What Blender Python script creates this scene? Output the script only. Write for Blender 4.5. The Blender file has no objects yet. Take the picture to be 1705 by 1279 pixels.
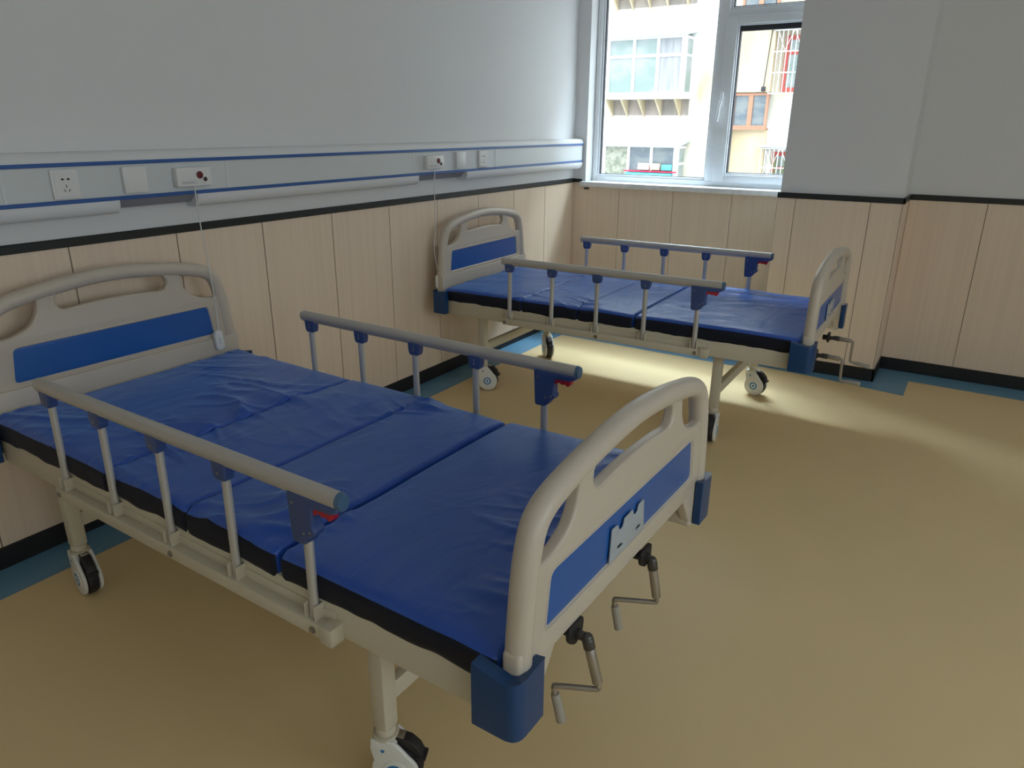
import bpy, bmesh, math, random
from mathutils import Vector, Matrix, noise
random.seed(7)
PI = math.pi
sc = bpy.context.scene
COL = sc.collection

# ------------------------------------------------------------------ camera
cam = bpy.data.cameras.new('camera'); camo = bpy.data.objects.new('camera', cam); COL.objects.link(camo)
Rv = Vector((0.84489066, 0.53490915, 0.00565423)); Uv = Vector((-0.18447927, 0.28143158, 0.9416813)); Fv = Vector((-0.50212266, 0.79666082, -0.33645856))
camo.matrix_world = Matrix(((Rv.x, Uv.x, -Fv.x, 2.5926), (Rv.y, Uv.y, -Fv.y, -1.4079), (Rv.z, Uv.z, -Fv.z, 1.4336), (0, 0, 0, 1)))
cam.sensor_fit = 'HORIZONTAL'; cam.sensor_width = 36.0; cam.lens = 1208.1 / 1705 * 36
cam.clip_start = .02; cam.clip_end = 300
sc.camera = camo

# ------------------------------------------------------------------ exposure
sc.view_settings.view_transform = 'Standard'; sc.view_settings.look = 'None'
sc.view_settings.gamma = 1.0; sc.view_settings.use_curve_mapping = False
sc.view_settings.exposure = 1.12

# ------------------------------------------------------------------ sky: overcast, with a bright strip of hazy sky over the roof opposite
SKY = 2.3; BAND = 62.0; GLOW = 22.0
w = bpy.data.worlds.new('sky'); sc.world = w; w.use_nodes = True
nt = w.node_tree; nt.nodes.clear()
def wn(t, **k):
    n = nt.nodes.new(t)
    for a, b in k.items(): setattr(n, a, b)
    return n
def wm(op, a, b=None, c=None):
    n = wn('ShaderNodeMath', operation=op)
    for i, v in enumerate((a, b, c)):
        if v is None: continue
        if isinstance(v, (int, float)): n.inputs[i].default_value = v
        else: nt.links.new(v, n.inputs[i])
    return n.outputs[0]
tc = wn('ShaderNodeTexCoord'); sep = wn('ShaderNodeSeparateXYZ'); nt.links.new(tc.outputs['Generated'], sep.inputs[0])
X, Y, Z = sep.outputs
yy = wm('MAXIMUM', Y, 0.05)
slope = wm('DIVIDE', Z, yy)                     # z/y
xr = wm('DIVIDE', X, yy)
d = wm('SUBTRACT', slope, wm('MULTIPLY_ADD', wm('MAXIMUM', wm('MINIMUM', xr, 1.2), -1.5), 0.22, 1.52))
band = wm('EXPONENT', wm('MULTIPLY', wm('POWER', wm('DIVIDE', d, 0.085), 2.0), -1.0))
side = wm('EXPONENT', wm('MULTIPLY', wm('POWER', wm('DIVIDE', wm('ADD', xr, 0.7), 1.9), 2.0), -1.0))
up = wm('GREATER_THAN', Z, 0.0); fr = wm('GREATER_THAN', Y, 0.06)
above = wm('MULTIPLY', wm('GREATER_THAN', d, 0.0), wm('EXPONENT', wm('MULTIPLY', wm('MAXIMUM', d, 0.0), -0.35)))
bs = wm('MULTIPLY', wm('MULTIPLY', side, fr), wm('MULTIPLY_ADD', band, BAND, wm('MULTIPLY', above, GLOW)))
base = wm('MULTIPLY_ADD', wm('MAXIMUM', Z, 0.0), 0.6, 0.7)
cb = wn('ShaderNodeBackground'); cb.inputs[0].default_value = (0.84, 0.92, 1.0, 1)
nt.links.new(wm('MULTIPLY', base, SKY), cb.inputs[1])
cs = wn('ShaderNodeBackground'); cs.inputs[0].default_value = (0.68, 0.85, 1.0, 1); nt.links.new(bs, cs.inputs[1])
ad = wn('ShaderNodeAddShader'); nt.links.new(cb.outputs[0], ad.inputs[0]); nt.links.new(cs.outputs[0], ad.inputs[1])
wo = wn('ShaderNodeOutputWorld'); nt.links.new(ad.outputs[0], wo.inputs[0])
w.cycles.sampling_method = 'MANUAL'; w.cycles.sample_map_resolution = 1024
sc.cycles.max_bounces = 10; sc.cycles.diffuse_bounces = 6; sc.cycles.transparent_max_bounces = 12
sc.cycles.sample_clamp_indirect = 6.0

# ------------------------------------------------------------------ room numbers
YW, YC, YR = 3.54, 3.206, 3.524
XC0, XC1 = 1.565, 2.222
XE, YS, ZT = 5.6, -3.6, 2.85
ZS = 1.0505                    # centre of the black trim
WX0, WX1, WZ0, WZ1 = 0.10, 1.60, 1.035, 2.40
W2X0, W2X1 = 3.35, 5.25
YO = 3.80                      # outer face of the window wall
PITCH, P0Y = 0.4045, 0.6844

# ------------------------------------------------------------------ materials
MATS = {}
def mat(name, col, rough=.5, metal=0., spec=.5, bump=None, coat=0., sheen=0., var=None, alpha=None):
    m = bpy.data.materials.new(name); m.use_nodes = True
    t = m.node_tree; b = t.nodes['Principled BSDF']
    b.inputs['Base Color'].default_value = (*col, 1); b.inputs['Roughness'].default_value = rough
    b.inputs['Metallic'].default_value = metal; b.inputs['Specular IOR Level'].default_value = spec
    b.inputs['Coat Weight'].default_value = coat; b.inputs['Coat Roughness'].default_value = .25
    b.inputs['Sheen Weight'].default_value = sheen
    tcn = t.nodes.new('ShaderNodeTexCoord'); mp = t.nodes.new('ShaderNodeMapping'); t.links.new(tcn.outputs['Object'], mp.inputs[0])
    if var:      # (colour b, scale xyz, lo, hi)
        mp2 = t.nodes.new('ShaderNodeMapping'); t.links.new(tcn.outputs['Object'], mp2.inputs[0]); mp2.inputs['Scale'].default_value = var[1]
        n = t.nodes.new('ShaderNodeTexNoise'); n.inputs['Scale'].default_value = 1; n.inputs['Detail'].default_value = 5; t.links.new(mp2.outputs[0], n.inputs[0])
        r = t.nodes.new('ShaderNodeMapRange'); r.inputs[1].default_value = var[2]; r.inputs[2].default_value = var[3]; t.links.new(n.outputs[0], r.inputs[0])
        mx = t.nodes.new('ShaderNodeMix'); mx.data_type = 'RGBA'; t.links.new(r.outputs[0], mx.inputs[0])
        mx.inputs[6].default_value = (*col, 1); mx.inputs[7].default_value = (*var[0], 1); t.links.new(mx.outputs[2], b.inputs['Base Color'])
    if bump:     # (scale xyz, strength, distance)
        mp.inputs['Scale'].default_value = bump[0]
        n = t.nodes.new('ShaderNodeTexNoise'); n.inputs['Scale'].default_value = 1; n.inputs['Detail'].default_value = 4; t.links.new(mp.outputs[0], n.inputs[0])
        bp = t.nodes.new('ShaderNodeBump'); bp.inputs['Strength'].default_value = bump[1]; bp.inputs['Distance'].default_value = bump[2]
        t.links.new(n.outputs[0], bp.inputs['Height']); t.links.new(bp.outputs[0], b.inputs['Normal'])
    MATS[name] = m
    return m
M = MATS
mat('wall_paint', (.74, .74, .74), .75, bump=((60, 60, 60), .08, .002))
mat('ceiling_paint', (.8, .8, .8), .8)
mat('wainscot_board', (.84, .68, .53), .5, spec=.35, bump=((260, 260, 2), .10, .002), var=((.79, .635, .49), (60, 60, .7), .35, .65))
mat('groove_dark', (.20, .16, .12), .8)
mat('black_trim', (.018, .022, .021), .4)
mat('black_base', (.012, .011, .012), .5)
mat('vinyl_floor', (.77, .585, .315), .36, spec=.45, bump=((9, 9, 9), .05, .004), var=((.74, .57, .305), (2, 2, 2), .35, .65))
mat('blue_vinyl', (.13, .29, .43), .38, spec=.45)
mat('white_frame', (.84, .87, .90), .35)
mat('gasket', (.02, .022, .03), .6)
mat('sill_stone', (.80, .81, .81), .35, var=((.74, .75, .75), (30, 30, 30), .45, .6))
mat('board_plastic', (.58, .51, .42), .36, spec=.5, bump=((350, 350, 350), .06, .0006))
mat('blue_panel', (.018, .11, .40), .3, spec=.5)
mat('bumper_blue', (.005, .050, .165), .33)
mat('cream_steel', (.60, .545, .42), .42)
mat('aluminium', (.56, .55, .53), .38, metal=.35)
mat('grey_tube', (.50, .475, .44), .36, metal=.15)
mat('clamp_blue', (.045, .085, .25), .4)
mat('clamp_cap', (.07, .14, .24), .4)
mat('red_plastic', (.45, .012, .03), .4)
mat('steel', (.40, .37, .34), .3, metal=.85)
mat('dark_steel', (.09, .085, .08), .35, metal=.6)
mat('grip_plastic', (.36, .33, .28), .45)
mat('black_rubber', (.016, .013, .014), .6)
mat('caster_white', (.74, .73, .68), .38)
mat('ring_blue', (.02, .20, .45), .4)
mat('card_plastic', (.40, .45, .50), .25, spec=.6)
mat('unit_white', (.73, .74, .75), .42)
mat('unit_face', (.66, .685, .69), .42)
mat('unit_dark', (.10, .11, .14), .6)
mat('blue_stripe', (.035, .115, .36), .4)
mat('plate_white', (.76, .76, .74), .38)
mat('slot_black', (.006, .006, .006), .7)
mat('button_red', (.16, .02, .03), .35)
mat('button_dark', (.05, .02, .025), .4)
mat('print_grey', (.30, .30, .34), .6)
mat('cord_white', (.72, .71, .69), .5)
mat('facade', (.80, .78, .72), .9, var=((.45, .39, .25), (.6, .6, .25), .46, .66))
mat('facade_cream', (.60, .50, .34), .9, var=((.46, .37, .22), (1.5, 1.5, .5), .4, .7))
mat('facade_grey', (.52, .50, .44), .9)
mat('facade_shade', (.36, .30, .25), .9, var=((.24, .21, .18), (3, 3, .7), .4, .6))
mat('canopy_grey', (.45, .50, .54), .6)
mat('white_bay', (.82, .82, .82), .6)
mat('house_glass', (.30, .33, .33), .15, spec=.8, var=((.20, .27, .24), (1.2, 1.2, 1.6), .4, .6))
mat('curtain_glass', (.34, .34, .34), .4, var=((.27, .27, .28), (16, 1, 1), .4, .6))
mat('dark_glass', (.09, .12, .14), .15, spec=.8, var=((.17, .19, .19), (3, 3, 5), .4, .6))
mat('foliage_glass', (.36, .36, .28), .5, var=((.18, .20, .14), (9, 9, 9), .4, .6))
mat('brown_frame', (.42, .20, .12), .6)
mat('red_frame', (.45, .07, .05), .6)
mat('teal_box', (.10, .50, .56), .6)
mat('peach_box', (.70, .42, .30), .6)
mat('red_cloth', (.70, .03, .08), .7)
mat('leaf_green', (.20, .25, .12), .8)
mat('asphalt', (.25, .25, .25), .9)

def mattress_mat():
    m = mat('mattress_fabric', (.016, .083, .44), .33, spec=.55, sheen=.6)
    t = m.node_tree; b = t.nodes['Principled BSDF']
    b.inputs['Sheen Roughness'].default_value = .4; b.inputs['Sheen Tint'].default_value = (.25, .55, 1, 1)
    tcn = t.nodes.new('ShaderNodeTexCoord')
    n1 = t.nodes.new('ShaderNodeTexNoise'); n1.inputs['Scale'].default_value = 7; n1.inputs['Detail'].default_value = 3; n1.inputs['Distortion'].default_value = 1.4
    mp = t.nodes.new('ShaderNodeMapping'); mp.inputs['Scale'].default_value = (1, .45, 1); mp.inputs['Rotation'].default_value = (0, 0, .5)
    t.links.new(tcn.outputs['Object'], mp.inputs[0]); t.links.new(mp.outputs[0], n1.inputs[0])
    bp = t.nodes.new('ShaderNodeBump'); bp.inputs['Strength'].default_value = .5; bp.inputs['Distance'].default_value = .012
    t.links.new(n1.outputs[0], bp.inputs['Height']); t.links.new(bp.outputs[0], b.inputs['Normal'])
mattress_mat()
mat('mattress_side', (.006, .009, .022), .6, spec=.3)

def glass_mat():
    m = bpy.data.materials.new('window_glass'); m.use_nodes = True; t = m.node_tree; t.nodes.clear()
    tr = t.nodes.new('ShaderNodeBsdfTransparent'); tr.inputs[0].default_value = (.96, .98, .98, 1)
    gl = t.nodes.new('ShaderNodeBsdfGlossy'); gl.inputs['Roughness'].default_value = .02
    lw = t.nodes.new('ShaderNodeLayerWeight'); lw.inputs[0].default_value = .5
    pw = t.nodes.new('ShaderNodeMath'); pw.operation = 'POWER'; pw.inputs[1].default_value = 5; t.links.new(lw.outputs['Facing'], pw.inputs[0])
    f = t.nodes.new('ShaderNodeMath'); f.operation = 'MULTIPLY_ADD'; f.inputs[1].default_value = .5; f.inputs[2].default_value = .02; t.links.new(pw.outputs[0], f.inputs[0])
    mx = t.nodes.new('ShaderNodeMixShader'); t.links.new(f.outputs[0], mx.inputs[0]); t.links.new(tr.outputs[0], mx.inputs[1]); t.links.new(gl.outputs[0], mx.inputs[2])
    o = t.nodes.new('ShaderNodeOutputMaterial'); t.links.new(mx.outputs[0], o.inputs[0]); M['window_glass'] = m
glass_mat()

# ------------------------------------------------------------------ mesh helpers
def fin(bm, name, m, parent=None, loc=None, rot=None, smooth=35, recalc=True):
    if recalc: bmesh.ops.recalc_face_normals(bm, faces=bm.faces)
    me = bpy.data.meshes.new(name); bm.to_mesh(me); bm.free()
    for x in (m if isinstance(m, (list, tuple)) else [m]): me.materials.append(M[x])
    if smooth:
        me.polygons.foreach_set('use_smooth', [True] * len(me.polygons)); me.set_sharp_from_angle(angle=math.radians(smooth))
    o = bpy.data.objects.new(name, me); COL.objects.link(o)
    if parent: o.parent = parent
    if loc: o.location = loc
    if rot: o.rotation_euler = rot
    return o
def box(bm, x0, x1, y0, y1, z0, z1, bev=0., seg=2, mi=0):
    t = bmesh.new(); bmesh.ops.create_cube(t, size=1)
    for v in t.verts: v.co = Vector(((x0 + x1) / 2 + v.co.x * (x1 - x0), (y0 + y1) / 2 + v.co.y * (y1 - y0), (z0 + z1) / 2 + v.co.z * (z1 - z0)))
    if bev: bmesh.ops.bevel(t, geom=t.edges[:], offset=bev, segments=seg, profile=.5, affect='EDGES', clamp_overlap=True)
    add(bm, t, mi=mi)
def add(bm, t, mat_=None, mi=None):
    if mat_ is not None: bmesh.ops.transform(t, matrix=mat_, verts=t.verts)
    if mi:
        for f in t.faces: f.material_index = mi
    me = bpy.data.meshes.new('tmp'); t.to_mesh(me); t.free(); bm.from_mesh(me); bpy.data.meshes.remove(me)
def cyl(bm, p, q, r, r2=None, n=24, caps=True, bev=0., mi=0):
    p = Vector(p); q = Vector(q); d = q - p; L = d.length
    t = bmesh.new(); bmesh.ops.create_cone(t, cap_ends=caps, segments=n, radius1=r, radius2=r if r2 is None else r2, depth=L)
    if bev: bmesh.ops.bevel(t, geom=[e for e in t.edges if abs(e.verts[0].co.z - e.verts[1].co.z) < 1e-6], offset=bev, segments=2, profile=.5, affect='EDGES')
    add(bm, t, Matrix.Translation((p + q) / 2) @ d.to_track_quat('Z', 'Y').to_matrix().to_4x4(), mi=mi)
def tube(bm, pts, r, n=16, sx=1., mi=0, up=(0, 0, 1), rr=None):
    """swept tube through pts, sx flattens it sideways"""
    pts = [Vector(p) for p in pts]; rings = []
    up = Vector(up)
    for i, p in enumerate(pts):
        if i == 0: d = pts[1] - p
        elif i == len(pts) - 1: d = p - pts[i - 1]
        else: d = (pts[i + 1] - p).normalized() + (p - pts[i - 1]).normalized()
        d.normalize(); s = d.cross(up)
        if s.length < 1e-4: s = d.cross(Vector((1, 0, 0)))
        s.normalize(); u = s.cross(d); k = rr[i] if rr else r
        rings.append([bm.verts.new(p + s * math.cos(a) * k * sx + u * math.sin(a) * k) for a in [2 * PI * j / n for j in range(n)]])
    fs = []
    for a, b in zip(rings, rings[1:]):
        for j in range(n): fs.append(bm.faces.new((a[j], a[(j + 1) % n], b[(j + 1) % n], b[j])))
    fs.append(bm.faces.new(rings[0][::-1])); fs.append(bm.faces.new(rings[-1]))
    if mi:
        for f in fs: f.material_index = mi
def spline(P, k=8, closed=False):
    """Catmull-Rom through P"""
    P = [Vector(p) for p in P]; n = len(P); out = []
    rng = range(n if closed else n - 1)
    for i in rng:
        p1 = P[i]; p2 = P[(i + 1) % n]
        p0 = P[i - 1] if (closed or i > 0) else p1 * 2 - p2
        p3 = P[(i + 2) % n] if (closed or i + 2 < n) else p2 * 2 - p1
        for j in range(k):
            t = j / k
            out.append(.5 * ((2 * p1) + (p2 - p0) * t + (2 * p0 - 5 * p1 + 4 * p2 - p3) * t * t + (3 * p1 - p0 - 3 * p2 + p3) * t ** 3))
    if not closed: out.append(P[-1])
    return out
def plate(loops, thick, bev, axis='x', at=0., mi=0):
    """solid plate with holes: loops of (y,z) pairs, first the outline; rounded rims. Returns a bmesh"""
    cu = bpy.data.curves.new('c', 'CURVE'); cu.dimensions = '2D'; cu.fill_mode = 'BOTH'
    cu.extrude = thick / 2 - bev; cu.bevel_depth = bev; cu.bevel_resolution = 2
    for L in loops:
        s = cu.splines.new('POLY'); s.points.add(len(L) - 1); s.use_cyclic_u = True
        for p, c in zip(s.points, L): p.co = (c[0], c[1], 0, 1)
    o = bpy.data.objects.new('c', cu); COL.objects.link(o)
    me = bpy.data.meshes.new_from_object(o.evaluated_get(bpy.context.evaluated_depsgraph_get()))
    bm = bmesh.new(); bm.from_mesh(me); bpy.data.objects.remove(o); bpy.data.curves.remove(cu); bpy.data.meshes.remove(me)
    bmesh.ops.remove_doubles(bm, verts=bm.verts, dist=1e-5)
    if axis == 'x': mt = Matrix(((0, 0, 1, at), (1, 0, 0, 0), (0, 1, 0, 0), (0, 0, 0, 1)))
    elif axis == 'y': mt = Matrix(((1, 0, 0, 0), (0, 0, 1, at), (0, 1, 0, 0), (0, 0, 0, 1)))
    else: mt = Matrix.Translation((0, 0, at))
    bmesh.ops.transform(bm, matrix=mt, verts=bm.verts)
    if mi:
        for f in bm.faces: f.material_index = mi
    return bm
def rrect(x0, x1, y0, y1, r, k=5):
    out = []
    for cx, cy, a0 in ((x1 - r, y0 + r, -PI / 2), (x1 - r, y1 - r, 0), (x0 + r, y1 - r, PI / 2), (x0 + r, y0 + r, PI)):
        for j in range(k + 1):
            a = a0 + PI / 2 * j / k; out.append((cx + r * math.cos(a), cy + r * math.sin(a)))
    return out
def rpoly(P, r, k=4):
    """polygon with rounded corners (2D)"""
    out = []; n = len(P)
    for i in range(n):
        a, b, c = Vector(P[i - 1]), Vector(P[i]), Vector(P[(i + 1) % n])
        rr = r[i] if isinstance(r, (list, tuple)) else r
        u = (a - b); v = (c - b); t = min(rr, u.length * .45, v.length * .45)
        p = b + u.normalized() * t; q = b + v.normalized() * t
        for j in range(k + 1):
            s = j / k; out.append(tuple(p * (1 - s) ** 2 + b * 2 * s * (1 - s) + q * s * s))
    return out
def empty(name, loc=(0, 0, 0), rz=0, parent=None):
    o = bpy.data.objects.new(name, None); COL.objects.link(o); o.empty_display_size = .1
    o.location = loc; o.rotation_euler = (0, 0, rz)
    if parent: o.parent = parent
    return o
def tag(o, label, cat, group=None):
    o['label'] = label; o['category'] = cat
    if group: o['group'] = group
    return o
def st(o): o['kind'] = 'structure'; return o
def kids(o): return [c for c in bpy.data.objects if c.parent == o]
def copy_tree(o, parent=None):
    c = o.copy(); COL.objects.link(c); c.parent = parent
    for ch in kids(o): copy_tree(ch, c)
    return c

def each(bm, name, m, parent=None, **k):
    """every separate piece of bm becomes an object of its own"""
    left = set(bm.verts); out = []
    while left:
        seed = left.pop(); isl = {seed}; q = [seed]
        while q:
            v = q.pop()
            for e in v.link_edges:
                u = e.other_vert(v)
                if u not in isl: isl.add(u); q.append(u)
        left -= isl
        t = bmesh.new(); mp = {v: t.verts.new(v.co) for v in isl}
        for f in {f for v in isl for f in v.link_faces}:
            nf = t.faces.new([mp[v] for v in f.verts]); nf.material_index = f.material_index
        out.append(fin(t, name, m, parent, **k))
    bm.free()
    return out

# ------------------------------------------------------------------ room shell
bm = bmesh.new(); box(bm, -.2, XE + .2, YS - .2, YO, -.12, 0); floor = st(fin(bm, 'floor', 'vinyl_floor', smooth=0))
bm = bmesh.new(); box(bm, -.2, XE + .2, YS - .2, YO, ZT, ZT + .15); st(fin(bm, 'ceiling', 'ceiling_paint', smooth=0))
bm = bmesh.new(); box(bm, -.2, 0, YS - .2, YO, 0, ZT); wall_left = st(fin(bm, 'wall_left', 'wall_paint', smooth=0))
bm = bmesh.new()
box(bm, 0, WX0, YW, YO, 0, ZT); box(bm, WX0, WX1, YW, YO, 0, WZ0); box(bm, WX0, WX1, YW, YO, WZ1, ZT)
box(bm, WX1, XC0, YW, YO, 0, ZT) if WX1 < XC0 else None
wall_back = st(fin(bm, 'wall_back', 'wall_paint', smooth=0))
bm = bmesh.new(); box(bm, XC0, XC1, YC, YO, 0, ZT); wall_col = st(fin(bm, 'wall_pillar', 'wall_paint', smooth=0))
bm = bmesh.new()
box(bm, XC1, XE, YR, YO, 0, ZT)
wall_rec = st(fin(bm, 'wall_recess', 'wall_paint', smooth=0))
bm = bmesh.new(); FILL_WINDOWS = [(-3.3, -1.5), (-1.0, 1.2)]; SZ0, SZ1 = 1.0, 2.5  # openings invented in the unseen right wall, to let in fill light
ys = [YS - .2] + [a for q in FILL_WINDOWS for a in q] + [YO]
for a, b in zip(ys[::2], ys[1::2]): box(bm, XE, XE + .2, a, b, 0, ZT)
for a, b in FILL_WINDOWS: box(bm, XE, XE + .2, a, b, 0, SZ0); box(bm, XE, XE + .2, a, b, SZ1, ZT)
st(fin(bm, 'wall_right', 'wall_paint', smooth=0))
bm = bmesh.new(); box(bm, -.2, XE + .2, YS - .2, YS, 0, ZT); st(fin(bm, 'wall_front', 'wall_paint', smooth=0))

# wainscot boards with open joints, on a dark backing
ZW0, ZW1 = .0767, ZS - .012
def wains_y(parent, x, sgn, y0, y1, ph):
    bm = bmesh.new(); G = .0022; T = .006
    box(bm, min(x, x + sgn * T * .4), max(x, x + sgn * T * .4), y0, y1, ZW0, ZW1, mi=1)
    k = math.floor((y0 - ph) / PITCH); a = y0
    while a < y1 - 1e-4:
        b = min(ph + (k + 1) * PITCH, y1); k += 1
        if b - a > .01: box(bm, min(x, x + sgn * T), max(x, x + sgn * T), a + G, b - G, ZW0, ZW1, bev=.0012, seg=1)
        a = b
    return fin(bm, 'wainscot', ['wainscot_board', 'groove_dark'], parent)
def wains_x(parent, y, x0, x1, ph):
    bm = bmesh.new(); G = .0015; T = .006
    box(bm, x0, x1, y - T * .4, y, ZW0, ZW1, mi=1)
    k = math.floor((x0 - ph) / PITCH); a = x0
    while a < x1 - 1e-4:
        b = min(ph + (k + 1) * PITCH, x1); k += 1
        if b - a > .01: box(bm, a + G, b - G, y - T, y, ZW0, ZW1, bev=.0012, seg=1)
        a = b
    return fin(bm, 'wainscot', ['wainscot_board', 'groove_dark'], parent)
wains_y(wall_left, 0, 1, YS, YW, P0Y)
wains_x(wall_back, YW, .006, XC0, .376)
wains_x(wall_col, YC, XC0 - .012, XC1 + .006, 1.657)
wains_y(wall_col, XC1, 1, YC - .006, YR, YC + 1)
wains_x(wall_rec, YR, XC1 + .006, XE, 2.62)
# black trim rail and black baseboards
def trim(name, segs, z0, z1, t, m):
    bm = bmesh.new()
    for s in segs: box(bm, *s, z0, z1, bev=.003, seg=1)
    return st(fin(bm, name, m))
T = .013
trim('trim_1', [(0, T, YS, YW)], ZS - .015, ZS + .015, T, 'black_trim')
trim('trim_2', [(T, .075, YW - T, YW)], ZS - .012, ZS + .012, T, 'black_trim')
trim('trim_3', [(XC0 - .014, XC1 + T, YC - T, YC), (XC1, XC1 + T, YC - T, YR), ], ZS - .016, ZS + .016, T, 'black_trim')
trim('trim_4', [(XC1 + T, XE, YR - T, YR)], ZS - .016, ZS + .016, T, 'black_trim')
trim('baseboard_left', [(0, T, YS, YW)], 0, ZW0, T, 'black_base')
trim('baseboard_back', [(T, XC0, YW - T, YW)], 0, ZW0, T, 'black_base')
trim('baseboard_pillar', [(XC0 - .01, XC1 + T, YC - T, YC), (XC1, XC1 + T, YC - T, YR)], 0, ZW0, T, 'black_base')
trim('baseboard_right', [(XC1 + T, XE, YR - T, YR)], 0, ZW0, T, 'black_base')
# blue vinyl border laid in the floor
bm = bmesh.new()
for P in ([(0, YS), (.187, YS), (.187, 3.08), (0, 3.08)],
          [(0, 3.08), (.187, 3.08), (1.42, 3.045), (1.60, 3.128), (1.904, 3.105), (2.414, 3.03), (2.413, 3.329), (2.99, 3.311), (XE, 3.24), (XE, YR), (XC1, YR), (XC1, YC), (XC0, YC), (XC0, YW), (0, YW)]):
    bm.faces.new([bm.verts.new((x, y, .0008)) for x, y in P])
r = bmesh.ops.triangulate(bm, faces=bm.faces[:])
fin(bm, 'floor_border', 'blue_vinyl', floor, smooth=0)

# ------------------------------------------------------------------ windows
def frame_rect(bm, x0, x1, z0, z1, wd, y0, y1, bev=.004, mi=0):
    """four mitre-free bars of width wd inside the rectangle"""
    l, r_, b, t = wd if isinstance(wd, tuple) else (wd,) * 4
    box(bm, x0, x0 + l, y0, y1, z0, z1, bev=bev, mi=mi); box(bm, x1 - r_, x1, y0, y1, z0, z1, bev=bev, mi=mi)
    box(bm, x0 + l, x1 - r_, y0, y1, z0, z0 + b, bev=bev, mi=mi); box(bm, x0 + l, x1 - r_, y0, y1, z1 - t, z1, bev=bev, mi=mi)
FY = YW + .10                  # inner face of the frame
def window(n, x0, x1, yin, xm0, xm1, glassx):
    w_ = st(empty('window_%d' % n, ((x0 + x1) / 2, FY, WZ0)))
    ox, oy, oz = w_.location
    def f(bm, name, m, par=w_, **k):
        bmesh.ops.translate(bm, vec=(-ox, -oy, -oz), verts=bm.verts)
        return fin(bm, name, m, par, **k)
    bm = bmesh.new()
    frame_rect(bm, x0, x1, WZ0, WZ1, (.034, .045, .045, .05), FY, FY + .07)
    box(bm, xm0, xm1, FY - .004, FY + .066, WZ0 + .045, WZ1 - .05, bev=.004)             # mullion
    box(bm, xm1, x1 - .045, FY, FY + .066, 2.075, 2.125, bev=.004)                        # transom bar
    f(bm, 'window_frame', 'white_frame')
    # beads and gaskets round each pane
    bm = bmesh.new()
    frame_rect(bm, x0 + .034, xm0, WZ0 + .045, WZ1 - .05, .016, FY + .012, FY + .05, bev=.002)
    frame_rect(bm, xm1, x1 - .045, 2.125, WZ1 - .05, .016, FY + .012, FY + .05, bev=.002)
    f(bm, 'glazing_bead', 'white_frame')
    bm = bmesh.new()
    frame_rect(bm, x0 + .05, xm0 - .016, WZ0 + .061, WZ1 - .066, (.006, .004, .004, .006), FY + .02, FY + .045, bev=0)
    frame_rect(bm, xm1 + .016, x1 - .061, 2.141, WZ1 - .066, .005, FY + .02, FY + .045, bev=0)
    f(bm, 'gasket', 'gasket', smooth=0)
    bm = bmesh.new(); box(bm, x0 + .052, xm0 - .018, FY + .030, FY + .036, WZ0 + .063, WZ1 - .068); f(bm, 'pane', 'window_glass', smooth=0)
    bm = bmesh.new(); box(bm, xm1 + .018, x1 - .063, FY + .030, FY + .036, 2.143, WZ1 - .068); f(bm, 'pane', 'window_glass', smooth=0)
    # opening sash
    a, b, c, d_ = xm1 - .012, x1 - .03, WZ0 + .04, 2.086
    bm = bmesh.new(); frame_rect(bm, a, b, c, d_, (.074, .07, .052, .046), FY - .016, FY + .05)
    frame_rect(bm, a + .074, b - .07, c + .052, d_ - .046, .010, FY - .004, FY + .04, bev=.002)
    sash = f(bm, 'sash', 'white_frame')
    bm = bmesh.new(); frame_rect(bm, a + .084, b - .08, c + .062, d_ - .056, (.006, .004, .004, .03), FY + .012, FY + .045, bev=0); f(bm, 'sash_gasket', 'gasket', sash, smooth=0)
    bm = bmesh.new(); box(bm, a + .086, b - .082, FY + .030, FY + .036, c + .064, d_ - .058); f(bm, 'sash_pane', 'window_glass', sash, smooth=0)
    bm = bmesh.new(); hx = a + .022; hz = 1.585
    box(bm, hx - .013, hx + .013, FY - .026, FY - .014, hz - .035, hz + .035, bev=.006)
    tube(bm, spline([(hx, FY - .02, hz), (hx, FY - .045, hz), (hx - .002, FY - .058, hz - .02), (hx - .006, FY - .06, hz - .07), (hx - .012, FY - .058, hz - .125)], 5), .009, 12)
    tube(bm, spline([(hx, FY - .045, hz - .005), (hx + .004, FY - .046, hz + .03), (hx + .004, FY - .04, hz + .055)], 5), .008, 12)
    f(bm, 'handle', 'white_frame', sash)
    return w_
w1 = window(1, WX0 + .002, WX1 - .002, YW, .962, 1.022, 0)
for n_, (a, b) in enumerate(FILL_WINDOWS):  # side windows added out of view for soft fill on the room
    w_ = st(empty('window_%d' % (n_ + 2), (XE + .1, (a + b) / 2, SZ0))); oy = (a + b) / 2; hw = (b - a) / 2
    bm = bmesh.new()
    for y in (-hw + .03, -.03, hw - .03): box(bm, -.03, .03, y - .03, y + .03, 0, SZ1 - SZ0, bev=.004)
    for z in (.03, 1.2, SZ1 - SZ0 - .03): box(bm, -.025, .025, -hw + .05, hw - .05, z - .028, z + .028, bev=.004)
    fin(bm, 'window_frame', 'white_frame', w_)
    bm = bmesh.new(); box(bm, -.003, .003, -hw + .05, hw - .05, .05, SZ1 - SZ0 - .05); fin(bm, 'pane', 'window_glass', w_, smooth=0)
bm = bmesh.new(); box(bm, .078, XC0, YW - .055, FY, WZ0 - .022, WZ0 + .012, bev=.004)
o = st(fin(bm, 'trim_5', 'sill_stone')); o['label'] = 'white stone window sill'
bm = bmesh.new(); box(bm, .10, .135, YW - .02, YW, WZ0 - .045, WZ0 - .03, bev=.003); box(bm, .108, .114, YW - .026, YW - .02, WZ0 - .041, WZ0 - .035)
tag(fin(bm, 'sill_clip', 'dark_steel'), 'small dark metal clip under the left end of the window sill', 'clip')

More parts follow.
